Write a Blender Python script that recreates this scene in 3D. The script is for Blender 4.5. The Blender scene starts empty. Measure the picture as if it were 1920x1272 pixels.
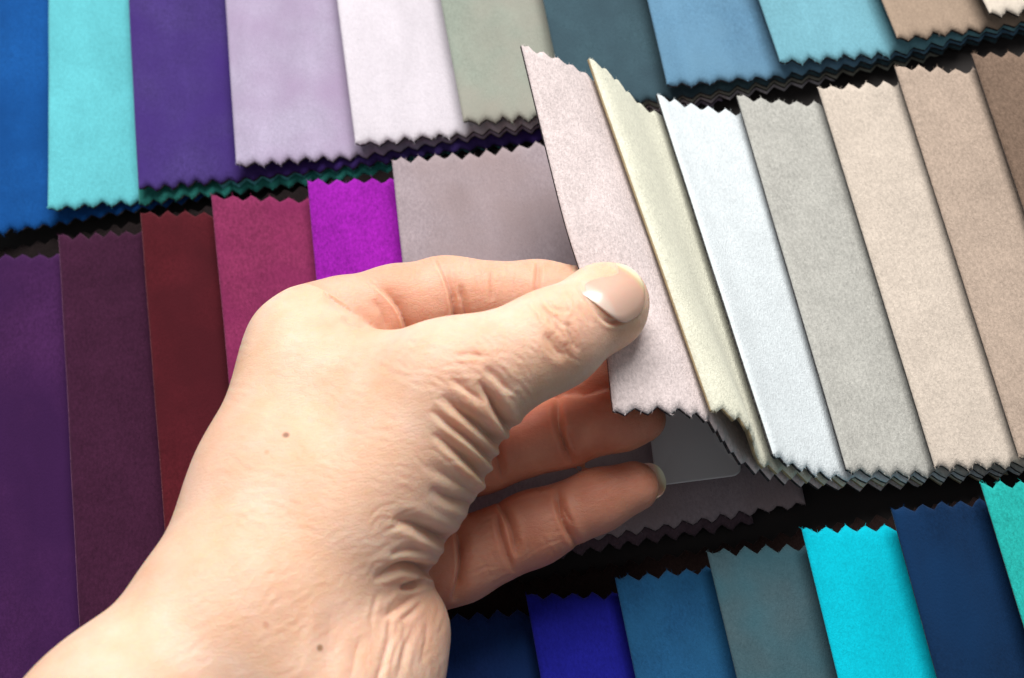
import bpy, math, random
import numpy as np
from mathutils import Vector, Matrix
rng = random.Random(7); RS = np.random.default_rng(11)
S = bpy.context.scene
COL = S.collection

# ------------------------------------------------------------------ camera
F, CX, CY, DIST = 2667.0, 960.0, 636.0, 0.42          # focal length and centre in photo pixels, metres to the table
Yc = np.array([-860.0, 5586.0, -2667.0]); Yc /= np.linalg.norm(Yc)
Xc = np.array([1.0, 0.195, 0.0]); Xc[2] = (Xc[0]*Yc[0] + Xc[1]*Yc[1]) / -Yc[2]; Xc /= np.linalg.norm(Xc)
Zc = np.cross(Xc, Yc)
RW = np.stack([Xc, Yc, Zc], 1)                         # world -> camera
CAM = RW.T @ np.array([0, 0, DIST])
cam = bpy.data.cameras.new('camera'); camo = bpy.data.objects.new('camera', cam); COL.objects.link(camo)
cam.sensor_width = 36.0; cam.lens = F/1920*36.0; cam.clip_start = 0.01; cam.clip_end = 20
M = Matrix.Identity(4)
for r in range(3):
    for c in range(3): M[r][c] = RW.T[r][c]
    M[r][3] = CAM[r]
camo.matrix_world = M
cam.dof.use_dof = True; cam.dof.focus_distance = 0.372; cam.dof.aperture_fstop = 15.0
S.camera = camo

def un(u, v, z):
    """world point at height z (metres) seen at a photo pixel"""
    d = RW.T @ np.array([(u-CX)/F, -(v-CY)/F, -1.0])
    return CAM + d*((z-CAM[2])/d[2])
def proj(P):
    c = (P-CAM) @ RW.T
    return CX + F*c[:, 0]/-c[:, 2], CY - F*c[:, 1]/-c[:, 2]
def mm_per_px(p):
    return -((RW @ (p-CAM))[2])/F

# ------------------------------------------------------------------ light
W = bpy.data.worlds.new('World'); S.world = W; W.use_nodes = True
bg = W.node_tree.nodes['Background']; bg.inputs[0].default_value = (0.93, 0.96, 1.0, 1); bg.inputs[1].default_value = 0.23
def area(name, loc, target, size, size_y, power, col):
    l = bpy.data.lights.new(name, 'AREA'); l.shape = 'RECTANGLE'; l.size = size; l.size_y = size_y
    l.energy = power; l.color = col
    o = bpy.data.objects.new(name, l); COL.objects.link(o); o.location = loc
    o.rotation_euler = (Vector(target)-Vector(loc)).to_track_quat('-Z', 'Y').to_euler()
    return o
area('window_light', (0.26, 0.90, 1.24), (0.0, 0.0, 0.03), 1.1, 0.85, 39.0, (1.0, 0.975, 0.94))
S.view_settings.view_transform = 'Standard'; S.view_settings.look = 'None'
S.view_settings.exposure = 0.0; S.view_settings.gamma = 1.0

# ------------------------------------------------------------------ helpers
def lin(h):
    h = h.lstrip('#')
    f = lambda c: c/12.92 if c <= 0.04045 else ((c+0.055)/1.055)**2.4
    return tuple(f(int(h[i:i+2], 16)/255) for i in (0, 2, 4)) + (1.0,)
def new_mat(name):
    m = bpy.data.materials.new(name); m.use_nodes = True
    nt = m.node_tree; b = nt.nodes['Principled BSDF']
    return m, nt, b
def node(nt, t, **kw):
    n = nt.nodes.new(t)
    for k, v in kw.items():
        if k in n.inputs: n.inputs[k].default_value = v
        else: setattr(n, k, v)
    return n
def mesh_obj(name, V, Fc, mat, parent=None, smooth=True):
    me = bpy.data.meshes.new(name)
    me.from_pydata([tuple(v) for v in V], [], Fc if isinstance(Fc, list) else Fc.tolist())
    me.materials.append(mat)
    if smooth: me.polygons.foreach_set('use_smooth', [True]*len(me.polygons))
    me.update()
    o = bpy.data.objects.new(name, me); COL.objects.link(o); o.parent = parent
    return o
def tag(o, label, cat=None, group=None, kind=None):
    o['label'] = label
    if cat: o['category'] = cat
    if group: o['group'] = group
    if kind: o['kind'] = kind
    return o

def velvet(name, hexcol, mottle=0.16, sheen=0.4, brush=0.09, mult=0.84, grain=1.0, rib=0.0, seed=0.0, hue2=None):
    m, nt, b = new_mat(name); L = nt.links
    tc = node(nt, 'ShaderNodeTexCoord'); mp = node(nt, 'ShaderNodeMapping')
    mp.inputs['Location'].default_value = (seed*0.37, seed*0.71, seed*0.13)
    L.new(tc.outputs['Object'], mp.inputs['Vector'])
    n1 = node(nt, 'ShaderNodeTexNoise', Scale=95.0, Detail=4.0, Roughness=0.62)     # brushed patches
    n2 = node(nt, 'ShaderNodeTexNoise', Scale=1350.0, Detail=4.0, Roughness=0.75)   # tufts
    mp2 = node(nt, 'ShaderNodeMapping'); mp2.inputs['Scale'].default_value = (1.0, 0.55, 1.0)
    L.new(mp.outputs[0], mp2.inputs['Vector']); L.new(mp2.outputs[0], n2.inputs['Vector']); L.new(mp.outputs[0], n1.inputs['Vector'])
    base = tuple(c*mult for c in lin(hexcol)[:3])+(1,)
    mottle *= 1.7
    dk = tuple(c*(1-mottle*1.5) for c in base[:3]) + (1,)
    lt = tuple(min(0.93, c*(1+mottle*1.25) + 0.006*mottle) for c in base[:3]) + (1,)
    add = node(nt, 'ShaderNodeMix', data_type='FLOAT'); add.inputs[0].default_value = 0.74
    L.new(n1.outputs[0], add.inputs[2]); L.new(n2.outputs[0], add.inputs[3])
    rp = node(nt, 'ShaderNodeValToRGB'); rp.color_ramp.elements[0].position = 0.33; rp.color_ramp.elements[1].position = 0.67
    rp.color_ramp.elements[0].color = dk; rp.color_ramp.elements[1].color = lt
    L.new(add.outputs[0], rp.inputs[0])
    out = rp.outputs[0]
    if hue2:                                                            # nap lies another way in places: second dye tone
        n3 = node(nt, 'ShaderNodeTexNoise', Scale=22.0, Detail=3.0, Roughness=0.6); L.new(mp.outputs[0], n3.inputs['Vector'])
        r3 = node(nt, 'ShaderNodeValToRGB'); r3.color_ramp.elements[0].position = 0.4; r3.color_ramp.elements[1].position = 0.62
        L.new(n3.outputs[0], r3.inputs[0])
        mx = node(nt, 'ShaderNodeMix', data_type='RGBA'); L.new(r3.outputs[0], mx.inputs[0]); L.new(out, mx.inputs[6])
        mx.inputs[7].default_value = tuple(c*mult for c in lin(hue2)[:3])+(1,); out = mx.outputs[2]
    # brushed nap: long soft streaks along the cloth
    ms = node(nt, 'ShaderNodeMapping'); ms.inputs['Scale'].default_value = (1.0, 0.28, 1.0); L.new(mp.outputs[0], ms.inputs['Vector'])
    n5 = node(nt, 'ShaderNodeTexNoise', Scale=62.0, Detail=5.0, Roughness=0.6, Distortion=0.6); L.new(ms.outputs[0], n5.inputs['Vector'])
    r5 = node(nt, 'ShaderNodeMapRange'); r5.inputs['From Min'].default_value = 0.3; r5.inputs['From Max'].default_value = 0.7
    r5.inputs['To Min'].default_value = 1-brush; r5.inputs['To Max'].default_value = 1+brush; L.new(n5.outputs[0], r5.inputs['Value'])
    vm = node(nt, 'ShaderNodeVectorMath', operation='SCALE'); L.new(out, vm.inputs[0]); L.new(r5.outputs[0], vm.inputs['Scale']); out = vm.outputs[0]
    L.new(out, b.inputs['Base Color'])
    b.inputs['Roughness'].default_value = 0.95; b.inputs['Specular IOR Level'].default_value = 0.12
    b.inputs['Sheen Weight'].default_value = sheen; b.inputs['Sheen Roughness'].default_value = 0.38
    b.inputs['Sheen Tint'].default_value = tuple(min(1, 0.35+0.65*c/max(base[:3])) for c in base[:3]) + (1,)
    n4 = node(nt, 'ShaderNodeTexNoise', Scale=2600.0, Detail=2.0, Roughness=0.7); L.new(mp2.outputs[0], n4.inputs['Vector'])
    hm = node(nt, 'ShaderNodeMix', data_type='FLOAT'); hm.inputs[0].default_value = 0.6; L.new(n2.outputs[0], hm.inputs[2]); L.new(n4.outputs[0], hm.inputs[3])
    hs = hm.outputs[0]
    if rib > 0:
        w = node(nt, 'ShaderNodeTexWave', Scale=260.0, Distortion=1.2); w.bands_direction = 'X'; L.new(mp.outputs[0], w.inputs['Vector'])
        am = node(nt, 'ShaderNodeMath', operation='MULTIPLY_ADD'); am.inputs[1].default_value = rib
        L.new(w.outputs[1], am.inputs[0]); L.new(hs, am.inputs[2]); hs = am.outputs[0]
    bp = node(nt, 'ShaderNodeBump', Strength=0.6); bp.inputs['Distance'].default_value = 0.0006*grain
    L.new(hs, bp.inputs['Height']); L.new(bp.outputs[0], b.inputs['Normal'])
    return m

def backing_mat():
    m, nt, b = new_mat('knitted_backing'); L = nt.links
    tc = node(nt, 'ShaderNodeTexCoord')
    n = node(nt, 'ShaderNodeTexNoise', Scale=900.0, Detail=4.0, Roughness=0.7); L.new(tc.outputs['Object'], n.inputs['Vector'])
    rp = node(nt, 'ShaderNodeValToRGB'); rp.color_ramp.elements[0].position = 0.4; rp.color_ramp.elements[1].position = 0.74
    rp.color_ramp.elements[0].color = (0.012, 0.010, 0.011, 1); rp.color_ramp.elements[1].color = (0.12, 0.11, 0.115, 1)
    L.new(n.outputs[0], rp.inputs[0]); L.new(rp.outputs[0], b.inputs['Base Color']); b.inputs['Roughness'].default_value = 0.85
    bp = node(nt, 'ShaderNodeBump', Strength=0.9); bp.inputs['Distance'].default_value = 0.0012
    L.new(n.outputs[0], bp.inputs['Height']); L.new(bp.outputs[0], b.inputs['Normal'])
    return m
BACK = backing_mat(); TAN = velvet('tan_backing', '#b8a47e', .1)

# ------------------------------------------------------------------ table under the samples
m, nt, b = new_mat('dark_table')
tc = node(nt, 'ShaderNodeTexCoord'); n = node(nt, 'ShaderNodeTexNoise', Scale=60.0, Detail=5.0)
rp = node(nt, 'ShaderNodeValToRGB'); rp.color_ramp.elements[0].color = (0.008, 0.006, 0.006, 1); rp.color_ramp.elements[1].color = (0.022, 0.016, 0.015, 1)
nt.links.new(tc.outputs['Object'], n.inputs['Vector']); nt.links.new(n.outputs[0], rp.inputs[0]); nt.links.new(rp.outputs[0], b.inputs['Base Color'])
b.inputs['Roughness'].default_value = 0.8
tbl = mesh_obj('table', [(-.6, -.6, -.004), (.6, -.6, -.004), (.6, .6, -.004), (-.6, .6, -.004)], [(0, 1, 2, 3)], m, smooth=False)
tag(tbl, 'dark table top under the fabric swatches', kind='structure')

# ------------------------------------------------------------------ fabric swatches
T = 0.0021            # spacing of two swatches lying on each other
PITCH = 0.0052         # pinking shear tooth
DEPTH = 0.0022
def catmull(P, s):
    """P: (n,...,3) control rows, s: array of positions in row index units"""
    n = len(P); i = np.clip(np.floor(s).astype(int), 0, n-2); f = (s-i)[:, None]
    g = lambda k: P[np.clip(k, 0, n-1)]
    p0, p1, p2, p3 = g(i-1), g(i), g(i+1), g(i+2)
    return 0.5*((2*p1) + (-p0+p2)*f + (2*p0-5*p1+4*p2-p3)*f*f + (-p0+3*p1-3*p2+p3)*f**3)

class Row:
    """left edges (top, bottom) of one row of overlapping swatches; the sheet that runs through them is the exposed surface"""
    def __init__(s, edges):
        s.top = np.array([e[0] for e in edges]); s.bot = np.array([e[1] for e in edges])
    def pts(s, sig, b):
        t = catmull(s.top, sig); o = catmull(s.bot, sig)
        return t + (o-t)*b[:, None]

def swatch(row, i, span, mat, label, ext_top=-0.02, ext_bot=0.02, drop=T, group='pinked fabric swatches', wob=0.0003,
           name='fabric_swatch', bulge=None, back=None, curl=0.0030, dip=0.0026, off=0.0, base_ext=0.0, threads=5.0, cover=1.12, shift=None):
    # cross positions
    mid = row.pts(np.linspace(i, i+span, 60), np.full(60, 0.5))
    arc = np.concatenate([[0], np.cumsum(np.linalg.norm(np.diff(mid, axis=0), axis=1))]); Wd = arc[-1]
    nt_ = max(3, int(round(Wd/PITCH))); pitch = PITCH
    m0 = row.pts(np.linspace(0, i+1e-6, 60), np.full(60, 0.5)); A0 = np.linalg.norm(np.diff(m0, axis=0), axis=1).sum()
    a = (np.arange(-1, nt_*4+5)-(A0/pitch*4) % 1.0)*pitch/4; a = a[(a > .002) & (a < Wd-.002)]
    a = np.unique(np.round(np.concatenate([a, [0, .0002, .0005, .0009, .0014], Wd-np.array([0, .0002, .0005, .0009, .0014])]), 6))
    sig = np.interp(a, arc, np.linspace(i, i+span, 60))
    Ht = np.linalg.norm(row.top[int(i)]-row.bot[int(i)])
    e = np.array([0, .0002, .0005, .0009, .0015, .0024, .0036, .005])
    r = np.concatenate([e, np.linspace(.009, Ht-.009, 26), Ht-e[::-1]])
    ph1, ph2 = A0/pitch+rng.uniform(-.06, .06), A0/pitch+rng.uniform(-.06, .06)
    jit = np.array([rng.uniform(-1, 1) for _ in range(nt_*2+4)])
    def tooth(phase, off):
        q = (a/pitch+phase) % 1.0
        tri = 1-np.abs(2*q-1)
        k = np.floor(a/pitch+phase).astype(int)+off
        return DEPTH*(np.clip(tri*1.12-0.06, 0, 1)-0.5)*(1+0.24*jit[k % len(jit)])*np.clip(np.minimum(a, Wd-a)/.003, .15, 1)
    t_top, t_bot = tooth(ph1, 0), tooth(ph2, nt_)
    nu, nv = len(a), len(r)
    seedx = rng.random()*50
    d = (sig-i)
    dd = np.sign(d)*np.abs(d)**0.8
    top_b = -ext_top*dd; bot_b = 1+base_ext+ext_bot*dd*(0.3 if base_ext else 1)
    V = np.zeros((nv, nu, 3))
    for j in range(nv):
        f = r[j]/Ht
        bb = top_b + (bot_b-top_b)*f
        w0 = np.clip(1-(r[j]-.0011)/.005, 0, 1); w1 = np.clip(1-((Ht-r[j])-.0011)/.005, 0, 1)
        bb = bb - (t_top*w0)/Ht + (t_bot*w1)/Ht
        V[j] = row.pts(sig, bb)
    # normals of the sheet
    du = np.gradient(V, axis=1); dv = np.gradient(V, axis=0)
    N = np.cross(dv, du); N /= np.linalg.norm(N, axis=2, keepdims=True)+1e-12
    flip = np.sign((N[..., 2:3]).mean()) or 1.0
    N = N*flip
    k = (off+drop*d-curl*np.exp(-a/0.006)+dip*np.clip((d-.45)/.55, 0, 1)**2*(3-2*np.clip((d-.45)/.55, 0, 1)))[None, :, None]
    wx = wob*(np.sin(V[..., 0]*95+seedx)*np.sin(V[..., 1]*70+seedx*2)+0.6*np.sin(V[..., 1]*160+seedx*3+V[..., 0]*60))[..., None]
    base = V - N*k + N*wx*0.5
    if shift is not None: base = base + shift(np.broadcast_to(d[None, :], (nv, nu)), np.broadcast_to((r/Ht)[:, None], (nv, nu)))[..., None]*np.array([1.0, 0, 0])
    if bulge is not None: base = base + bulge(np.broadcast_to(d[None, :], (nv, nu)), np.broadcast_to((r/Ht)[:, None], (nv, nu)))[..., None]*N
    # rounded pile edge
    de = np.minimum(np.minimum(a, Wd-a)[None, :], np.minimum(r, Ht-r)[:, None])
    round_ = (1-np.exp(-de/0.0008))[..., None]
    th_b, th_p = 0.0008, 0.0012
    root = bpy.data.objects.new(name, None); COL.objects.link(root)
    loc = base[nv//2, 0]; root.location = loc; root.empty_display_size = 0.01
    tag(root, label, 'swatch', group)
    def slab(nm, lo, hi, mt):
        Vt = (base+N*hi - loc).reshape(-1, 3); Vb = (base+N*lo - loc).reshape(-1, 3); n_ = nu*nv
        idx = np.arange(n_).reshape(nv, nu)
        q = np.stack([idx[:-1, :-1], idx[1:, :-1], idx[1:, 1:], idx[:-1, 1:]], -1).reshape(-1, 4)
        per = np.concatenate([idx[0, :], idx[1:, -1], idx[-1, -2::-1], idx[-2:0:-1, 0]])
        pn = np.roll(per, -1)
        side = np.stack([per, pn, pn+n_, per+n_], -1)
        Fc = np.concatenate([q[:, ::-1] if flip > 0 else q, (q if flip > 0 else q[:, ::-1])+n_, side if flip < 0 else side[:, ::-1]])
        # outward check by first top face
        p0, p1, p2 = Vt[Fc[0][0]], Vt[Fc[0][1]], Vt[Fc[0][2]]
        if np.dot(np.cross(p1-p0, p2-p0), N[0, 0]) < 0: Fc = Fc[:, ::-1]
        return mesh_obj(nm, np.concatenate([Vt, Vb]), Fc, mt, root)
    slab('backing', 0.0, th_b, back or BACK)
    slab('pile', th_b-0.00002+0*round_, th_b+0.00005+th_p*round_, mat)
    # loose threads along the cut edges
    if threads:
        jm = max(4, int(np.searchsorted(d, cover)))
        nn_ = int(threads*a[min(jm, nu-1)]*1000)
        ja = RS.integers(0, jm, nn_); low = RS.random(nn_) < .6
        top = base+N*(th_b*1.0)
        jr = np.where(low, nv-1, 0)
        ro = top[jr, ja]-loc + N[jr, ja]*(RS.random(nn_)*.0007)[:, None]; no = N[jr, ja]
        out_ = (V[jr, ja]-V[np.where(low, nv-4, 3), ja]); out_ /= np.linalg.norm(out_, axis=1, keepdims=True)
        di = out_+RS.normal(0, .55, (nn_, 3)); di /= np.linalg.norm(di, axis=1, keepdims=True)
        le = (0.0003+0.0009*RS.random(nn_)**2.5)[:, None]
        sd_ = np.cross(di, no); sd_ /= np.linalg.norm(sd_, axis=1, keepdims=True)+1e-9
        w_ = sd_*0.00004
        bend = RS.normal(0, .25, (nn_, 3))*le
        ro = ro-di*.0003; mid_ = ro+di*le*.6+bend*.4; tip_ = ro+di*le+bend
        FV = np.stack([ro-w_, ro+w_, mid_-w_*.8, mid_+w_*.8, tip_], 1).reshape(-1, 3)
        k5 = np.arange(nn_)[:, None]*5
        Fc = [tuple(x) for x in (k5+np.array([0, 1, 3, 2]))]+[tuple(x) for x in (k5+np.array([2, 3, 4]))]
        fo = mesh_obj('loose_threads', FV, Fc, mat, root); fo['kind'] = 'stuff'
    return root

def flat_edges(pix, z=0.0070):
    return [(un(a, b, z), un(c, d, z)) for (a, b, c, d) in pix]
def extend(ed, n, dx=0.027, dz=0.0):
    ed = list(ed)
    for _ in range(n):
        t, o = ed[-1]; ed.append((t+np.array([dx, 0, dz]), o+np.array([dx, 0, dz])))
    return ed
def prepend(ed, n, dx=0.027):
    ed = list(ed)
    for _ in range(n):
        t, o = ed[0]; ed.insert(0, (t-np.array([dx, 0, 0]), o-np.array([dx, 0, 0])))
    return ed
def full(pix_bottom, x_shift_per_mm=0.0):
    return pix_bottom

# --- back row: bottoms of the left edges in the photo; their tops lie 127 mm further up the table
def back_edge(bx, by, tx, ty):
    """bottom pixel and a second pixel higher up the same edge; the edge runs on to its full 127 mm"""
    o = un(bx, by, 0.007); t = un(tx, ty, 0.007); dirv = (t-o)/np.linalg.norm(t-o)
    return (o+dirv*0.127, o)
BACK_ROW = [  # (bottom px, upper px, colour, label, mottle, hue2)
    ((-60, 455), (-62, 0), '#1659a4', 'strong blue velvet swatch at the far left of the back row', .10, '#0f4a8e'),
    ((100, 403), (101, 0), '#68c6d1', 'light turquoise velvet swatch between the strong blue and violet swatches', .06, None),
    ((268, 363), (249, 0), '#4b3a7c', 'violet velvet swatch in the back row right of the turquoise one', .12, '#47307c'),
    ((450, 320), (429, 0), '#bcb1cb', 'pale lilac velvet swatch in the back row right of the violet one', .06, '#b29fbe'),
    ((672, 281), (636, 0), '#e4dde6', 'near white pinkish velvet swatch in the back row beside the sage one', .04, None),
    ((873, 240), (828, 0), '#a0a99d', 'sage grey velvet swatch in the back row behind the held swatches', .07, '#a9a79c'),
    ((1062, 208), (1018, 0), '#4a6671', 'slate teal velvet swatch in the back row between sage and steel blue', .12, '#3f5560'),
    ((1252, 172), (1212, 0), '#6692b2', 'steel blue velvet swatch in the back row left of the pale blue one', .09, '#719cba'),
    ((1462, 130), (1418, 0), '#7bb5c6', 'pale sky blue velvet swatch in the back row left of the taupe one', .06, None),
    ((1680, 86), (1645, 0), '#b39d8a', 'taupe velvet swatch in the back row at the upper right', .07, None),
    ((1852, 40), (1832, 0), '#e8dccd', 'cream velvet swatch cut off by the upper right corner', .05, None),
]
ed = [back_edge(*b_[0], *b_[1]) for b_ in BACK_ROW]
rowA = Row(extend(prepend(ed, 0), 6, 0.029))
for k, (b0, t0, hx, lab, mo, h2) in enumerate(BACK_ROW):
    swatch(rowA, k, 4.5, velvet('velvet_'+hx[1:], hx, mo, seed=k*1.7, hue2=h2), lab, ext_top=-0.02, ext_bot=0.006 if k == 1 else (0.009 if k in (0, 2) else 0.001),
           group='swatches of the back row')

swatch(rowA, 1.93, 2.6, velvet('velvet_turquoise_shaded', '#2f8078', .1, seed=3), 'added dark teal strip, turquoise swatch edge with painted shade, peeking out below the violet and lilac swatches', ext_top=-.02, ext_bot=0.026, off=T*0.93+0.0009, curl=0, cover=2.6, base_ext=0.020,  # added strip: turquoise swatch running on underneath, its shade put into the dark colour
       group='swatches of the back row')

# --- middle row, flat part
MID = [
    ((-60, 486), (-45, 1300), '#45204f', 'deep purple velvet swatch at the left edge of the middle row', .14, '#3b1b49'),
    ((120, 452), (160, 1180), '#401b35', 'dark plum velvet swatch between the purple and dark red swatches', .14, None),
    ((272, 410), (322, 1040), '#5a1a24', 'dark red velvet swatch left of the raspberry one', .14, '#4c1720'),
    ((404, 378), (435, 700), '#8b315b', 'raspberry velvet swatch behind the knuckle of the hand', .16, '#86285a'),
    ((583, 350), (598, 515), '#a01eb0', 'bright magenta velvet swatch above the index finger', .16, None),
    ((740, 312), (760, 500), '#b0a1a7', 'greyish mauve velvet swatch lying flat under the fingers, white sticker on it', .09, '#a99799'),
]
def mid_edge(tx, ty, bx, by):
    t = un(tx, ty, 0.007); o = un(bx, by, 0.007); dirv = (o-t)/np.linalg.norm(o-t)
    return (t, t+dirv*(0.152 if tx < 200 else 0.128))
ed = [mid_edge(*m_[0], *m_[1]) for m_ in MID]
rowB = Row(extend(ed, 6, 0.026))
mauve = None
for k, (t0, b0, hx, lab, mo, h2) in enumerate(MID):
    last = k == len(MID)-1
    o = swatch(rowB, k, 3.9 if last else 4.2, velvet('velvet_'+hx[1:], hx, mo, seed=20+k*1.3, hue2=h2, rib=0.09 if last else 0), lab,
               ext_top=-0.022 if not last else 0.0, ext_bot=[.004, .004, .004, -.004, -.007, 0][k], group='swatches of the middle row',
               drop=T*(0.75 if last else 1), cover=3.9 if last else 1.12)
    if last: mauve = o

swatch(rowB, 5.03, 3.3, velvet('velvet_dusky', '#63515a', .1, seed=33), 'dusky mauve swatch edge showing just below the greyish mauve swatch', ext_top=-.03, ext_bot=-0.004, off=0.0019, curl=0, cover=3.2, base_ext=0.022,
       group='swatches of the middle row', drop=T*0.75)

# --- middle row, lifted part: the hand pulls the lowest one up and the others ride on it
LIFT = [  # top px, z, bottom px, z
    ((975, 88), 50, (1143, 776), 54, '#dccecd', 'pale pink velvet swatch pinched between thumb and index finger', .07, 0),
    ((1101, 114), 40, (1330, 772), 47, '#e4e3d0', 'cream velvet swatch lifted right beside the pinched pink one', .05, 0),
    ((1226, 184), 19, (1440, 858), 29, '#e3ebef', 'bluish white velvet swatch between the cream and light grey ones', .04, 0),
    ((1379, 186), 10, (1582, 886), 15, '#b5b4ae', 'light grey velvet swatch between the white and beige ones', .07, 0),
    ((1532, 170), 8.5, (1749, 880), 10, '#cfc2b5', 'beige velvet swatch between the light grey and brownish tan ones', .06, 0),
    ((1676, 131), 8, (1908, 862), 8.5, '#b5a293', 'brownish tan velvet swatch near the right edge of the middle row', .07, 0),
    ((1820, 108), 8, (2064, 836), 8, '#7a6658', 'brown velvet swatch cut off by the right edge of the picture', .09, 0),
]
ed = [(un(*l[0], l[1]/1000), un(*l[2], l[3]/1000)) for l in LIFT]
rowC = Row(extend(ed, 6, 0.027))
for k, l in enumerate(LIFT):
    bul = None
    shf = None
    if k == 0:
        bul = lambda d, f: -0.0024*np.exp(-((d-.30)/.34)**2-((f-.69)/.075)**2)+0.0008*np.exp(-((d-.8)/.4)**2-((f-.55)/.12)**2)+.0007*np.exp(-((d-.7)/.4)**2-((f-.84)/.06)**2)
        shf = lambda d, f: 0.0030*np.exp(-((f-.80)/.17)**2)*np.clip(1-d, 0, 1)
    if k == 1: bul = lambda d, f: 0.0030*np.sin(np.clip(d, 0, 1)*math.pi)*np.clip((f-0.6)/0.4, 0, 1)
    swatch(rowC, k, 4.0, velvet('velvet_'+l[4][1:], l[4], l[6]*1.6, grain=1.4, mult=0.92 if k == 2 else 0.98, seed=40+k*1.9, sheen=0.35, brush=0.04), l[5], ext_top=-0.024 if k else -0.02, ext_bot=[.0, .0, .002, .003, .003, .003, .003][k],
           group='swatches lifted by the hand', drop=T*1.4, bulge=bul, wob=0.00012, dip=0.0010, shift=shf, back=TAN if k == 1 else None, curl=0.0009 if k > 1 else 0.0)

# --- front row
FRONT = [
    ((806, 1163), '#1d3068', 'navy velvet swatch in the front row below the little finger', .16, '#1b3a72'),
    ((990, 1122), '#2224a0', 'ultramarine velvet swatch in the front row', .14, '#1b1d8c'),
    ((1155, 1090), '#1c4e79', 'petrol blue velvet swatch in the front row right of the ultramarine one', .16, '#245c86'),
    ((1326, 1042), '#4d6168', 'grey teal velvet swatch in the front row', .10, '#3c6673'),
    ((1502, 1000), '#00c4dc', 'bright cyan velvet swatch in the front row', .06, None),
    ((1668, 962), '#0b2a4d', 'dark navy velvet swatch between the cyan and turquoise swatches', .16, '#0f3259'),
    ((1834, 915), '#27b5ae', 'turquoise velvet swatch at the right end of the front row', .12, None),
]
ed = []
for f in FRONT:
    t = un(*f[0], 0.007)
    ed.append((t, t+np.array([0.004 if f[0][0] < 1400 else 0.001, -0.127, 0])))
rowD = Row(extend(ed, 6, 0.025))
for k, f in enumerate(FRONT):
    swatch(rowD, k, 4.0, velvet('velvet_'+f[1][1:]+'_f', f[1], f[3], seed=70+k*1.1, hue2=f[4], rib=0.12 if k < 2 else 0), f[2], ext_top=-0.022, ext_bot=0.02,
           group='swatches of the front row')

# --- long brown felt strips on which the rows lie
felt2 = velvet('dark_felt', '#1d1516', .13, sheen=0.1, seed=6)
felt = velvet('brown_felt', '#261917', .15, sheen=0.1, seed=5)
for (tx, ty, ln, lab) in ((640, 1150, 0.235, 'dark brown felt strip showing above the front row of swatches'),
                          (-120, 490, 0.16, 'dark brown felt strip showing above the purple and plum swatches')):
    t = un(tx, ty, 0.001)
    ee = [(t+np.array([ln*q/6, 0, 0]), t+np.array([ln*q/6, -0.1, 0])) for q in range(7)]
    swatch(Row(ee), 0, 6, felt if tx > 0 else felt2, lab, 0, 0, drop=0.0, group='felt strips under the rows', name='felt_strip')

# --- sticker on the mauve swatch
m, nt, b = new_mat('white_sticker'); b.inputs['Base Color'].default_value = (0.82, 0.83, 0.84, 1); b.inputs['Roughness'].default_value = 0.38
def sticker():
    zz = 0.0070
    p = [un(1232, 919, zz), un(1392, 899, zz)]
    ux = (p[1]-p[0]); w = np.linalg.norm(ux); ux /= w; uy = np.array([-ux[1], ux[0], 0]); h = 0.040; rr = 0.0028
    out = []
    for cx, cy, a0 in ((w-rr, rr, -90), (w-rr, h-rr, 0), (rr, h-rr, 90), (rr, rr, 180)):
        for q in range(7):
            an = math.radians(a0+15*q); out.append((cx+rr*math.cos(an), cy+rr*math.sin(an)))
    V, Fc = [], []; n = len(out); rings = [1.0, 0.97, 0.8, 0.5]
    for layer in (0, 1):
        for s_ in rings:
            for x, y in out:
                X = w/2+(x-w/2)*s_; Y = h/2+(y-h/2)*s_
                curl = 0.0034*max(0, 1-Y/0.012)**2
                V.append(p[0]+ux*X+uy*Y+np.array([0, 0, curl+0.00025*layer]))
    nr = len(rings)
    for layer in (0, 1):
        o = layer*n*nr
        for k in range(nr-1):
            for q in range(n):
                f = (o+k*n+q, o+k*n+(q+1) % n, o+(k+1)*n+(q+1) % n, o+(k+1)*n+q)
                Fc.append(f if layer else f[::-1])
        c = tuple(o+(nr-1)*n+q for q in range(n)); Fc.append(c if layer else c[::-1])
    for q in range(n): Fc.append((q, (q+1) % n, n*nr+(q+1) % n, n*nr+q))
    V = np.array(V)-np.array(mauve.location)
    o = mesh_obj('sticker', V, Fc, m, mauve); o['label'] = 'blank white sticker with rounded corners'
sticker()

# ------------------------------------------------------------------ the hand
def P_(u, v, z, r):
    p = un(u, v, z/1000.0); return np.array([*p, r*mm_per_px(p)])
def chain(*n): return [(P_(*a), P_(*b)) for a, b in zip(n[:-1], n[1:])]
FOREARM = chain((-60, 1690, 92, 200), (225, 1385, 76, 184), (470, 1128, 62, 172))
PALM = FOREARM + chain((470, 1128, 62, 172), (522, 930, 60, 150), (572, 656, 58, 108)) + \
    chain((600, 1040, 62, 140), (850, 728, 70, 110)) + chain((600, 724, 58, 104), (830, 733, 66, 110)) + \
    chain((680, 985, 55, 148), (770, 870, 58, 134)) + chain((470, 1190, 62, 178), (600, 1320, 56, 185)) + \
    chain((600, 1050, 45, 120), (680, 770, 40, 90))
HEEL = chain((560, 1400, 52, 190), (660, 1270, 48, 148), (735, 1178, 44, 106))
HIDDEN = chain((640, 1120, 44, 110), (740, 1010, 34, 80))
THUMB = chain((850, 728, 70, 108), (940, 682, 71, 86), (1000, 655, 69, 82), (1045, 632, 67, 83), (1132, 576, 61, 73), (1148, 563, 60.5, 61))
INDEX = chain((575, 660, 56, 78), (640, 606, 53, 82), (740, 580, 50, 78), (835, 560, 47, 75), (1010, 558, 43, 65), (1125, 556, 42, 54))
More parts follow.
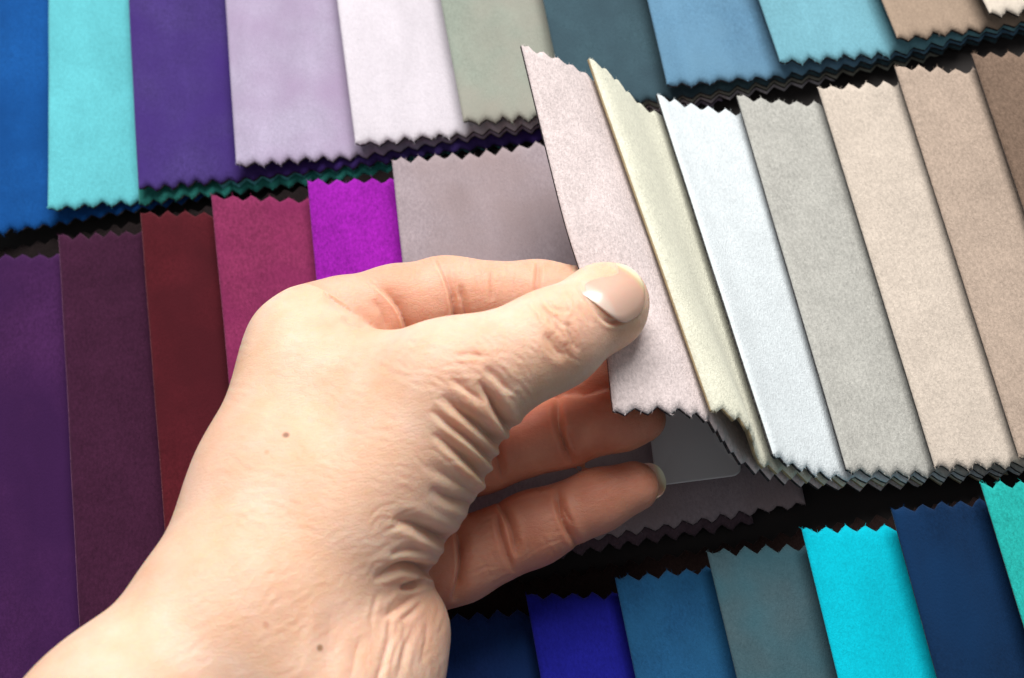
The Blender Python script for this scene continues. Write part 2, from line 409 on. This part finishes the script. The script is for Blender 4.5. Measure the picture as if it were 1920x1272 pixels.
MIDDLE = chain((700, 800, 38, 85), (930, 765, 30, 72), (1080, 722, 28, 64), (1190, 700, 29, 54))
RING = chain((740, 895, 38, 85), (900, 850, 35, 73), (1052, 813, 34, 62.5), (1165, 789, 34, 54), (1206, 786, 34, 43))
PINKY = chain((770, 1085, 31, 80), (860, 1052, 30, 76), (1000, 991, 28, 68), (1120, 939, 27, 57), (1188, 913, 27, 48))

def rcone(X, a, b):
    """signed distance to a cone with round ends"""
    pa, ra, pb, rb = a[:3], a[3], b[:3], b[3]
    ba = pb-pa; l2 = ba@ba; rr = ra-rb; a2 = l2-rr*rr; il2 = 1/l2
    pv = X-pa; y = pv@ba; z = y-l2
    xv = pv*l2-y[:, None]*ba; x2 = (xv*xv).sum(1); y2 = y*y*l2; z2 = z*z*l2
    k = np.sign(rr)*rr*rr*x2
    r1 = np.sqrt(x2+z2)*il2-rb; r2 = np.sqrt(x2+y2)*il2-ra
    r3 = (np.sqrt(x2*a2*il2)+y*rr)*il2-ra
    return np.where(np.sign(z)*a2*z2 > k, r1, np.where(np.sign(y)*a2*y2 < k, r2, r3))
def smin(a, b, k):
    h = np.clip(0.5+0.5*(b-a)/k, 0, 1)
    return b*(1-h)+a*h-k*h*(1-h)
def uni(X, prims, k):
    d = rcone(X, *prims[0])
    for p in prims[1:]: d = smin(d, rcone(X, *p), k)
    return d
def sdf_all(X):
    palm = uni(X, PALM, 0.012)
    palm = smin(palm, uni(X, HEEL, 0.012), 0.006)
    palm = smin(palm, uni(X, HIDDEN, 0.01), 0.006)
    th = uni(X, THUMB, 0.006)
    palm_t = smin(palm, th, 0.007)
    ix = uni(X, INDEX, 0.004)
    kv = np.clip(np.interp(X[:, 0], [un(560, 560, .055)[0], un(690, 610, .055)[0]], [0.011, 0.0006]), .0006, .011)
    sm = smin(palm_t, ix, kv)
    palm_t, ix = np.where(palm_t <= ix, sm, palm_t), np.where(ix < palm_t, sm, ix)
    mi = uni(X, MIDDLE, 0.004); ri = uni(X, RING, 0.003)
    pk = smin(uni(X, PINKY, 0.003), uni(X, HIDDEN, 0.01), 0.004)
    return np.stack([palm_t, ix, mi, ri, pk], 1)
def sdf(X):
    out = np.empty(len(X))
    for s in range(0, len(X), 400000): out[s:s+400000] = sdf_all(X[s:s+400000]).min(1)
    return out

ALLP = PALM+HEEL+HIDDEN+THUMB+INDEX+MIDDLE+RING+PINKY
lo = np.min([np.minimum(a[:3]-a[3], b[:3]-b[3]) for a, b in ALLP], 0)-.004
hi = np.max([np.maximum(a[:3]+a[3], b[:3]+b[3]) for a, b in ALLP], 0)+.004
H = 0.00125
dims = np.ceil((hi-lo)/H).astype(int)+1
# coarse pass, then fine evaluation only near the surface
H4 = H*4; dc = np.ceil((hi-lo)/H4).astype(int)+2
gx = np.stack(np.meshgrid(*[np.arange(n)*H4 for n in dc], indexing='ij'), -1).reshape(-1, 3)+lo
Dc = sdf(gx).reshape(dc)
grid = np.repeat(np.repeat(np.repeat(Dc, 4, 0), 4, 1), 4, 2)[:dims[0], :dims[1], :dims[2]].astype(np.float32).copy()
dims = np.array(grid.shape)
near = np.argwhere(np.abs(grid) < H4*2.6)
grid[near[:, 0], near[:, 1], near[:, 2]] = sdf(near*H+lo)
def surface_nets(G):
    s = G < 0
    c = np.zeros(np.array(G.shape)-1, int)
    for o in np.ndindex(2, 2, 2): c += s[o[0]:G.shape[0]-1+o[0], o[1]:G.shape[1]-1+o[1], o[2]:G.shape[2]-1+o[2]]
    act = np.argwhere((c > 0) & (c < 8))
    idx = -np.ones(c.shape, int); idx[act[:, 0], act[:, 1], act[:, 2]] = np.arange(len(act))
    V = act+0.5; quads = []
    for ax in range(3):
        u, v = (ax+1) % 3, (ax+2) % 3
        sl0 = [slice(1, -1)]*3; sl0[ax] = slice(0, -1)
        sl1 = [slice(1, -1)]*3; sl1[ax] = slice(1, None)
        A, B = s[tuple(sl0)], s[tuple(sl1)]
        e = np.argwhere(A != B); ins = A[e[:, 0], e[:, 1], e[:, 2]]
        off = np.ones(3, int); off[ax] = 0; e = e+off
        def cell(du, dv):
            q = e.copy(); q[:, u] -= du; q[:, v] -= dv
            return idx[q[:, 0], q[:, 1], q[:, 2]]
        q = np.stack([cell(0, 0), cell(1, 0), cell(1, 1), cell(0, 1)], 1)
        q[~ins] = q[~ins][:, ::-1]
        quads.append(q)
    q = np.concatenate(quads)
    return V, q[(q >= 0).all(1)]
V, Q = surface_nets(grid); V = V*H+lo
def grad(X, e=2e-4):
    g = np.stack([sdf(X+np.eye(3)[k]*e)-sdf(X-np.eye(3)[k]*e) for k in range(3)], 1)
    return g/(np.linalg.norm(g, axis=1, keepdims=True)+1e-12)
def relax(V, Q, it):
    for _ in range(it):
        acc = np.zeros_like(V); cnt = np.zeros(len(V))
        for k in range(4):
            for w_ in (1, 3):
                np.add.at(acc, Q[:, k], V[Q[:, (k+w_) % 4]]); np.add.at(cnt, Q[:, k], 1)
        V = V*0.4+acc/np.maximum(cnt, 1)[:, None]*0.6
    return V
V = relax(V, Q, 3)
for _ in range(2): V = V-grad(V)*sdf(V)[:, None]
def subdivide(V, Q):
    e = np.sort(np.concatenate([Q[:, [k, (k+1) % 4]] for k in range(4)]), 1)
    ue, inv = np.unique(e, axis=0, return_inverse=True); inv = inv.reshape(4, -1)
    n = len(V); ne = len(ue)
    V2 = np.concatenate([V, V[ue].mean(1), V[Q].mean(1)])
    fc = n+ne+np.arange(len(Q))
    return V2, np.concatenate([np.stack([Q[:, k], n+inv[k], fc, n+inv[(k-1) % 4]], 1) for k in range(4)])
V, Q = subdivide(V, Q)
V = relax(V, Q, 1)
V = V-grad(V)*sdf(V)[:, None]
V = relax(V, Q, 2)
V, Q = subdivide(V, Q)
V = relax(V, Q, 2)
gid = sdf_all(V).argmin(1)
def vnormals(V, Q):
    n = np.cross(V[Q[:, 2]]-V[Q[:, 0]], V[Q[:, 3]]-V[Q[:, 1]])
    out = np.zeros_like(V)
    for k in range(4): np.add.at(out, Q[:, k], n)
    return out/(np.linalg.norm(out, axis=1, keepdims=True)+1e-12)

# folds and creases of the skin: (finger, line in photo pixels, depth mm, half width px on the left/right of the line, lip mm)
PALM_, IDX_, MID_, RNG_, PNK_ = range(5)
CREASES = [
    (PALM_, [(910, 688), (938, 716), (962, 738)], 0.9, 10, 13, 0.16),
    (PALM_, [(896, 712), (921, 747), (936, 776), (956, 806)], 3.4, 8, 11, 0.64),
    (PALM_, [(842, 708), (885, 738), (912, 757)], 0.8, 7, 10, 0.16),
    (PALM_, [(826, 740), (866, 776), (893, 798), (940, 836)], 3.4, 9, 13, 0.64),
    (PALM_, [(806, 768), (848, 802), (885, 829), (935, 875)], 2.4, 7, 11, 0.48),
    (PALM_, [(812, 812), (848, 840), (876, 863), (920, 905)], 2.8, 8, 11, 0.56),
    (PALM_, [(800, 868), (840, 896), (900, 930)], 1.2, 11, 13, 0.44),
    (PALM_, [(806, 915), (843, 935), (895, 952)], 2.2, 11, 15, 0.48),
    (PALM_, [(735, 975), (777, 986), (799, 998), (850, 1022)], 3.6, 10, 15, 0.64),
    (PALM_, [(700, 1090), (733, 1071), (767, 1064), (825, 1078)], 3.4, 8, 11, 0.64),
    (PALM_, [(730, 1042), (765, 1032), (800, 1034)], 0.9, 8, 8, 0.16),
    (PALM_, [(750, 1106), (775, 1097), (800, 1086)], 2.0, 7, 7, 0.32),
    (PALM_, [(716, 1160), (750, 1138), (786, 1116)], 1.0, 7, 10, 0.24),
    (PALM_, [(752, 1165), (775, 1145), (792, 1128)], 0.7, 6, 6, 0.16),
    (PALM_, [(678, 1190), (666, 1230), (654, 1290)], 0.5, 13, 13, 0.16),
    (PALM_, [(738, 1180), (722, 1225), (704, 1290)], 0.35, 7, 7, 0.16),
    (PALM_, [(775, 1170), (762, 1215), (740, 1290)], 0.3, 7, 7, 0.16),
    (PALM_, [(800, 1160), (800, 1200), (785, 1250)], 0.25, 6, 6, 0.08),
    (PALM_, [(625, 1130), (617, 1190), (604, 1290)], 0.3, 18, 26, 0.30),
    # thumb joint
    (PALM_, [(1004, 568), (1025, 588), (1046, 617), (1060, 638)], 0.5, 5, 6, 0.20),
    (PALM_, [(1022, 622), (1034, 645), (1048, 662), (1066, 668)], 0.7, 10, 13, 0.24),
    (PALM_, [(1064, 600), (1072, 630), (1082, 662)], 0.6, 5, 7, 0.24),
    (PALM_, [(1020, 560), (1040, 578), (1062, 586)], 0.4, 4, 4, 0.12),
    (PALM_, [(1040, 590), (1052, 606), (1070, 614)], 0.4, 4, 4, 0.12),
    (PALM_, [(1082, 570), (1098, 592), (1110, 612)], 0.35, 4, 5, 0.08),
    (PALM_, [(860, 662), (888, 664), (908, 672)], 0.5, 7, 7, 0.08),
    (PALM_, [(1080, 528), (1094, 551), (1117, 580), (1135, 600), (1152, 604), (1182, 590), (1210, 564)], 0.7, 5, 4, 0.36),
    # web between thumb and index
    (PALM_, [(606, 548), (645, 570), (676, 590)], 1.0, 10, 11, 0.16),
    (PALM_, [(640, 595), (664, 606), (690, 614)], 0.8, 7, 7, 0.24),
    # index
    (IDX_, [(690, 520), (712, 538), (735, 560), (753, 587), (766, 622)], 2.86, 4, 25, 0.48),
    (IDX_, [(815, 478), (828, 502), (838, 524), (848, 558), (856, 620)], 2.64, 4, 28, 0.48),
    (IDX_, [(862, 530), (869, 565), (877, 615)], 1.10, 4, 7, 0.16),
    (IDX_, [(921, 508), (923, 566)], 0.39, 4, 4, 0.08),
    (IDX_, [(960, 505), (962, 566)], 0.22, 4, 4, 0.04),
    (IDX_, [(1009, 488), (1007, 520), (1006, 570)], 0.88, 5, 6, 0.16),
    (IDX_, [(700, 560), (716, 590), (724, 622)], 0.77, 8, 10, 0.08),
    # ring
    (RNG_, [(1048, 740), (1045, 765), (1047, 795), (1057, 831), (1074, 872)], 2.67, 7, 8, 0.40),
    (RNG_, [(1064, 800), (1072, 830), (1080, 850)], 0.74, 4, 5, 0.08),
    (RNG_, [(928, 830), (934, 860), (944, 905)], 1.78, 7, 9, 0.24),
    # little finger
    (PNK_, [(930, 938), (948, 968), (960, 1000), (968, 1045)], 1.93, 4, 9, 0.28),
    (PNK_, [(930, 955), (939, 1000), (950, 1034), (964, 1075)], 1.49, 6, 5, 0.20),
    (PNK_, [(1043, 910), (1050, 955), (1064, 992), (1086, 1032)], 2.23, 6, 9, 0.32),
    (PNK_, [(1056, 950), (1074, 985)], 0.59, 4, 5, 0.08),
    (PNK_, [(850, 980), (858, 1010), (862, 1050), (860, 1085), (848, 1130)], 3.27, 4, 14, 0.32),
]
def polydist(U, Vv, line):
    """distance in pixels, side (left of the running direction is negative) and position 0..1 along the line"""
    L = np.array(line, float); seg = np.linalg.norm(np.diff(L, axis=0), axis=1); cum = np.concatenate([[0], np.cumsum(seg)])
    best = np.full(len(U), 1e9); side = np.zeros(len(U)); par = np.zeros(len(U))
    for k in range(len(seg)):
        d = (L[k+1]-L[k])/seg[k]
        px, py = U-L[k, 0], Vv-L[k, 1]
        t = np.clip(px*d[0]+py*d[1], 0, seg[k])
        ex, ey = px-t*d[0], py-t*d[1]
        dist = np.hypot(ex, ey); m_ = dist < best
        best[m_] = dist[m_]; side[m_] = np.sign(d[0]*py-d[1]*px)[m_]; par[m_] = ((cum[k]+t)/cum[-1])[m_]
    return best, side, par
def smooth_line(line, n=6):
    L = np.array(line, float)
    if len(L) < 3: return L
    s = np.linspace(0, len(L)-1, (len(L)-1)*n+1)
    return catmull(L, s)
# finer lines that branch and run beside the folds
FR = random.Random(3)
def fine(g, u0, u1, v0, v1, ang, n, ln, dep, w):
    for _ in range(n):
        x, y = FR.uniform(u0, u1), FR.uniform(v0, v1); a_ = math.radians(ang+FR.gauss(0, 9)); l_ = ln*FR.uniform(.5, 1.3); b_ = FR.gauss(0, .12)*l_
        c_, s_ = math.cos(a_), math.sin(a_)
        CREASES.append((g, [(x-c_*l_/2, y-s_*l_/2), (x-s_*b_, y+c_*b_), (x+c_*l_/2, y+s_*l_/2)], (0.4 if g == PALM_ else 0.6)*dep*FR.uniform(.5, 1.2), w, w, 0.05))
fine(PALM_, 800, 900, 720, 900, 40, 26, 60, .28, 4)        # beside the folds at the base of the thumb
fine(PALM_, 990, 1090, 560, 670, 55, 34, 34, .30, 3.2)     # thumb joint
fine(PALM_, 1000, 1085, 575, 650, -35, 10, 22, .2, 3)
fine(PALM_, 880, 1000, 620, 740, 42, 40, 60, .12, 3.5)     # thumb back
fine(PALM_, 760, 900, 640, 720, 8, 24, 70, .14, 4)
fine(PALM_, 700, 800, 960, 1110, -20, 18, 50, .3, 4)
fine(PALM_, 690, 830, 1110, 1270, 105, 26, 80, .25, 4.5)   # heel of the hand
fine(PALM_, 420, 760, 640, 1000, 20, 60, 60, .07, 5)
fine(PALM_, 300, 700, 950, 1260, -35, 50, 70, .07, 5)
fine(IDX_, 780, 1080, 490, 600, 88, 22, 60, .12, 3.2)
fine(RNG_, 920, 1220, 760, 880, 75, 20, 45, .14, 3.5)
fine(PNK_, 880, 1180, 900, 1090, 68, 26, 45, .16, 3.5)
fine(PNK_, 880, 1050, 960, 1090, -22, 24, 50, .14, 3)
Nn = vnormals(V, Q)
view = CAM-V; view /= np.linalg.norm(view, axis=1, keepdims=True)
facing = np.clip(((Nn*view).sum(1)+0.25)/0.4, 0, 1)
U_, V_ = proj(V)
disp = np.zeros(len(V)); redm = np.zeros(len(V))
for g, line, dep, wl, wr, lip in CREASES:
    L = smooth_line(line); m_ = gid == g
    bb = (U_ > L[:, 0].min()-70) & (U_ < L[:, 0].max()+70) & (V_ > L[:, 1].min()-70) & (V_ < L[:, 1].max()+70) & m_
    ii = np.nonzero(bb)[0]
    if not len(ii): continue
    d, sd, par = polydist(U_[ii], V_[ii], L)
    w = np.where(sd > 0, wl, wr)          # image y points down: positive side lies clockwise of the direction
    taper = (np.clip(np.minimum(par, 1-par)*4, 0, 1) if lip < .43 else np.clip(par*1.7, 0, 1))**0.8
    end = np.clip(par*6, 0, 1)
    prof = np.exp(-(d/(w*0.8))**1.12)
    lipp = np.exp(-((d-w*1.9)/(w*0.9))**2)
    disp[ii] += (-dep*prof+lip*lipp)*1e-3*taper*facing[ii]
    redm[ii] = np.maximum(redm[ii], min(1, dep/1.6)*prof*taper)
V = V+Nn*disp[:, None]
V = relax(V, Q, 1)

# skin tone: palm side and finger ends are redder, wrist yellower (pigment of the skin itself)
palmar = np.select([gid == IDX_, gid == MID_, gid == RNG_, gid == PNK_], [0.38, 1.0, 1.0, 0.9], 0.0)
def blob(cx, cy, r): return np.exp(-((U_-cx)**2+(V_-cy)**2)/(2*r*r))
palmar = palmar + np.where(gid == PALM_, 0.35*blob(1120, 640, 50)+0.1*blob(1040, 650, 40)+0.18*blob(880, 690, 60)+0.22*blob(680, 580, 45)+0.3*blob(790, 1170, 60), 0)
palmar = np.clip(palmar+0.16*redm, 0, 1.3)

def skin():
    m, nt, b = new_mat('skin'); L = nt.links
    tc = node(nt, 'ShaderNodeTexCoord')
    at = node(nt, 'ShaderNodeAttribute', attribute_name='palmar')
    n1 = node(nt, 'ShaderNodeTexNoise', Scale=70.0, Detail=4.0, Roughness=0.6); L.new(tc.outputs['Object'], n1.inputs['Vector'])
    r1 = node(nt, 'ShaderNodeValToRGB'); r1.color_ramp.elements[0].position = 0.32; r1.color_ramp.elements[1].position = 0.7
    r1.color_ramp.elements[0].color = lin('#ebbe9e'); r1.color_ramp.elements[1].color = lin('#f3d1bb'); L.new(n1.outputs[0], r1.inputs[0])
    r2 = node(nt, 'ShaderNodeValToRGB'); r2.color_ramp.elements[0].position = 0.3; r2.color_ramp.elements[1].position = 0.72
    r2.color_ramp.elements[0].color = lin('#c8765b'); r2.color_ramp.elements[1].color = lin('#dd987c'); L.new(n1.outputs[0], r2.inputs[0])
    mx = node(nt, 'ShaderNodeMix', data_type='RGBA'); L.new(at.outputs['Fac'], mx.inputs[0]); L.new(r1.outputs[0], mx.inputs[6]); L.new(r2.outputs[0], mx.inputs[7])
    out = mx.outputs[2]
    n3 = node(nt, 'ShaderNodeTexNoise', Scale=34.0, Detail=3.0, Roughness=0.55, Distortion=0.5); L.new(tc.outputs['Object'], n3.inputs['Vector'])
    r3 = node(nt, 'ShaderNodeMapRange'); r3.inputs['From Min'].default_value = 0.45; r3.inputs['From Max'].default_value = 0.75; r3.inputs['To Max'].default_value = 0.42; L.new(n3.outputs[0], r3.inputs['Value'])
    m3 = node(nt, 'ShaderNodeMix', data_type='RGBA'); L.new(r3.outputs[0], m3.inputs[0]); L.new(out, m3.inputs[6]); m3.inputs[7].default_value = lin('#e2a88e'); out = m3.outputs[2]
    for (u, v, rad, colr) in MOLES:
        vd = node(nt, 'ShaderNodeVectorMath', operation='DISTANCE'); L.new(tc.outputs['Object'], vd.inputs[0]); vd.inputs[1].default_value = (u[0], u[1], u[2])
        mr = node(nt, 'ShaderNodeMapRange'); mr.inputs['From Min'].default_value = rad*0.4; mr.inputs['From Max'].default_value = rad; mr.inputs['To Min'].default_value = v; mr.inputs['To Max'].default_value = 0.0
        L.new(vd.outputs['Value'], mr.inputs['Value'])
        mm = node(nt, 'ShaderNodeMix', data_type='RGBA'); L.new(mr.outputs[0], mm.inputs[0]); L.new(out, mm.inputs[6]); mm.inputs[7].default_value = colr; out = mm.outputs[2]
    L.new(out, b.inputs['Base Color'])
    b.inputs['Roughness'].default_value = 0.48; b.inputs['Specular IOR Level'].default_value = 0.38
    b.inputs['Subsurface Weight'].default_value = 0.75; b.inputs['Subsurface Radius'].default_value = (1.0, 0.36, 0.18); b.inputs['Subsurface Scale'].default_value = 0.0035
    v1 = node(nt, 'ShaderNodeTexVoronoi', Scale=1100.0); v1.feature = 'DISTANCE_TO_EDGE'
    mp = node(nt, 'ShaderNodeMapping'); mp.inputs['Rotation'].default_value = (0.2, 0.1, 0.75); mp.inputs['Scale'].default_value = (0.55, 1.35, 1)
    L.new(tc.outputs['Object'], mp.inputs['Vector']); L.new(mp.outputs[0], v1.inputs['Vector'])
    n2 = node(nt, 'ShaderNodeTexNoise', Scale=420.0, Detail=5.0, Roughness=0.65); L.new(mp.outputs[0], n2.inputs['Vector'])
    mu = node(nt, 'ShaderNodeMath', operation='MINIMUM'); mu.inputs[1].default_value = 0.12; L.new(v1.outputs['Distance'], mu.inputs[0])
    ad = node(nt, 'ShaderNodeMath', operation='MULTIPLY_ADD'); ad.inputs[1].default_value = 1.6; L.new(mu.outputs[0], ad.inputs[0]); L.new(n2.outputs[0], ad.inputs[2])
    bp = node(nt, 'ShaderNodeBump', Strength=0.42); bp.inputs['Distance'].default_value = 0.0006; L.new(ad.outputs[0], bp.inputs['Height']); L.new(bp.outputs[0], b.inputs['Normal'])
    return m

root_loc = np.array(un(470, 1128, 62/1000.0))
def surf_point(u, v):
    """point of the hand's surface seen at a photo pixel (march along the ray)"""
    d = RW.T @ np.array([(u-CX)/F, -(v-CY)/F, -1.0]); d /= np.linalg.norm(d)
    t = 0.2
    for _ in range(200):
        s_ = sdf((CAM+d*t)[None])[0]; t += s_*0.8
        if s_ < 1e-5: break
    return CAM+d*t
MOLES = [(surf_point(536, 816)-root_loc, 0.75, 0.0011, lin('#7a4a30')), (surf_point(600, 1215)-root_loc, 0.7, 0.0010, lin('#8a5a25')),
         (surf_point(500, 848)-root_loc, 0.3, 0.0008, lin('#b07850')), (surf_point(498, 1172)-root_loc, 0.4, 0.0009, lin('#c06a4a'))]
SKIN = skin()
hand = mesh_obj('hand', V-root_loc, Q, SKIN)
hand.location = root_loc
att = hand.data.attributes.new('palmar', 'FLOAT', 'POINT'); att.data.foreach_set('value', palmar.astype(np.float32))
tag(hand, 'left hand and forearm with bare skin, thumb and index finger pinching the pale pink swatch', 'hand')

# nails
def nail_mat():
    m, nt, b = new_mat('nail'); L = nt.links
    at = node(nt, 'ShaderNodeAttribute', attribute_name='along')
    rp = node(nt, 'ShaderNodeValToRGB'); e = rp.color_ramp.elements
    e[0].position = 0.0; e[0].color = lin('#ecd0c2'); e[1].position = 0.15; e[1].color = lin('#e9c9ba')
    for p, c in ((0.24, '#e4b8a6'), (0.80, '#e0b09b'), (0.87, '#dcbf9a'), (0.92, '#e6dcbc'), (1.0, '#ece8cf')):
        q = e.new(p); q.color = lin(c)
    L.new(at.outputs['Fac'], rp.inputs[0]); L.new(rp.outputs[0], b.inputs['Base Color'])
    b.inputs['Roughness'].default_value = 0.27; b.inputs['Subsurface Weight'].default_value = 0.3; b.inputs['Subsurface Scale'].default_value = 0.002
    b.inputs['Coat Weight'].default_value = 0.3; b.inputs['Coat Roughness'].default_value = 0.2
    return m
NAIL = nail_mat()
def nail(name, base_p, tip_p, nrm, w0, curv, thick, label, droop=0.0012, lift=0.0002):
    ax = tip_p-base_p; Ln = np.linalg.norm(ax); ax /= Ln
    nrm = nrm-ax*(nrm@ax); nrm /= np.linalg.norm(nrm); lat = np.cross(ax, nrm)
    nq, npn = 28, 17
    V, al = [], []
    for lay in (1, 0):
        for j in range(nq):
            q = 0.5-0.5*math.cos(math.pi*j/(nq-1))
            t = abs(2*q-1)
            wq = w0*max(0.02, (1-t**(3.4 if q < .5 else 2.6)))**(1/2.3)
            for i in range(npn):
                x = wq*(2*i/(npn-1)-1)
                h = -x*x/(2*curv)*(1+0.7*(x/curv)**2) - 0.0007*max(0, 1-q/.22)**2 - droop*(max(0, q-.25)/.75)**2 + lift*(1+1.2*q) + (thick if lay else 0)
                V.append(base_p+ax*Ln*q+lat*x+nrm*h); al.append(q + 0.05*((x/w0)**2)*(1 if q > .6 else -1)*(-1))
    n = nq*npn; idx = np.arange(n).reshape(nq, npn)
    qd = np.stack([idx[:-1, :-1], idx[:-1, 1:], idx[1:, 1:], idx[1:, :-1]], -1).reshape(-1, 4)
    per = np.concatenate([idx[0, :], idx[1:, -1], idx[-1, -2::-1], idx[-2:0:-1, 0]]); pn = np.roll(per, -1)
    Fc = np.concatenate([qd[:, ::-1], qd+n, np.stack([per, pn, pn+n, per+n], -1)])
    V = np.array(V)
    p0, p1, p2 = V[Fc[0][0]], V[Fc[0][1]], V[Fc[0][2]]
    if np.dot(np.cross(p1-p0, p2-p0), nrm) < 0: Fc = Fc[:, ::-1]
    o = mesh_obj(name, V-root_loc, Fc, NAIL, hand)
    a_ = o.data.attributes.new('along', 'FLOAT', 'POINT'); a_.data.foreach_set('value', np.array(al, np.float32))
    o['label'] = label
vd = CAM-un(1150, 550, 0.068); vd /= np.linalg.norm(vd)
upx = un(1100, 480, 0.068)-un(1150, 550, 0.068); upx /= np.linalg.norm(upx)      # across the thumb towards the upper left
bp_ = surf_point(1102, 558)
tp_ = surf_point(1168, 511); d_ = tp_-bp_
ax_ = d_/np.linalg.norm(d_)
nail('thumb_nail', bp_, bp_+ax_*0.0163, vd*0.91+upx*0.40, 0.0089, 0.0102, 0.0005, 'thumb nail with pale free edge')
pn_dir = un(1198, 911, 0.027)-un(1120, 938, 0.027); pn_dir /= np.linalg.norm(pn_dir)
cn = un(1188, 913, 0.027); vdp = CAM-cn; vdp /= np.linalg.norm(vdp)
nn = -vdp*0.93+pn_dir*0.1
bt = cn+nn/np.linalg.norm(nn)*0.0046-pn_dir*0.004
nail('little_finger_nail', bt, bt+pn_dir*0.0121, nn, 0.0050, 0.0062, 0.0005, 'little finger nail seen from its edge', droop=0.0002)
print('hand', len(V), 'verts')
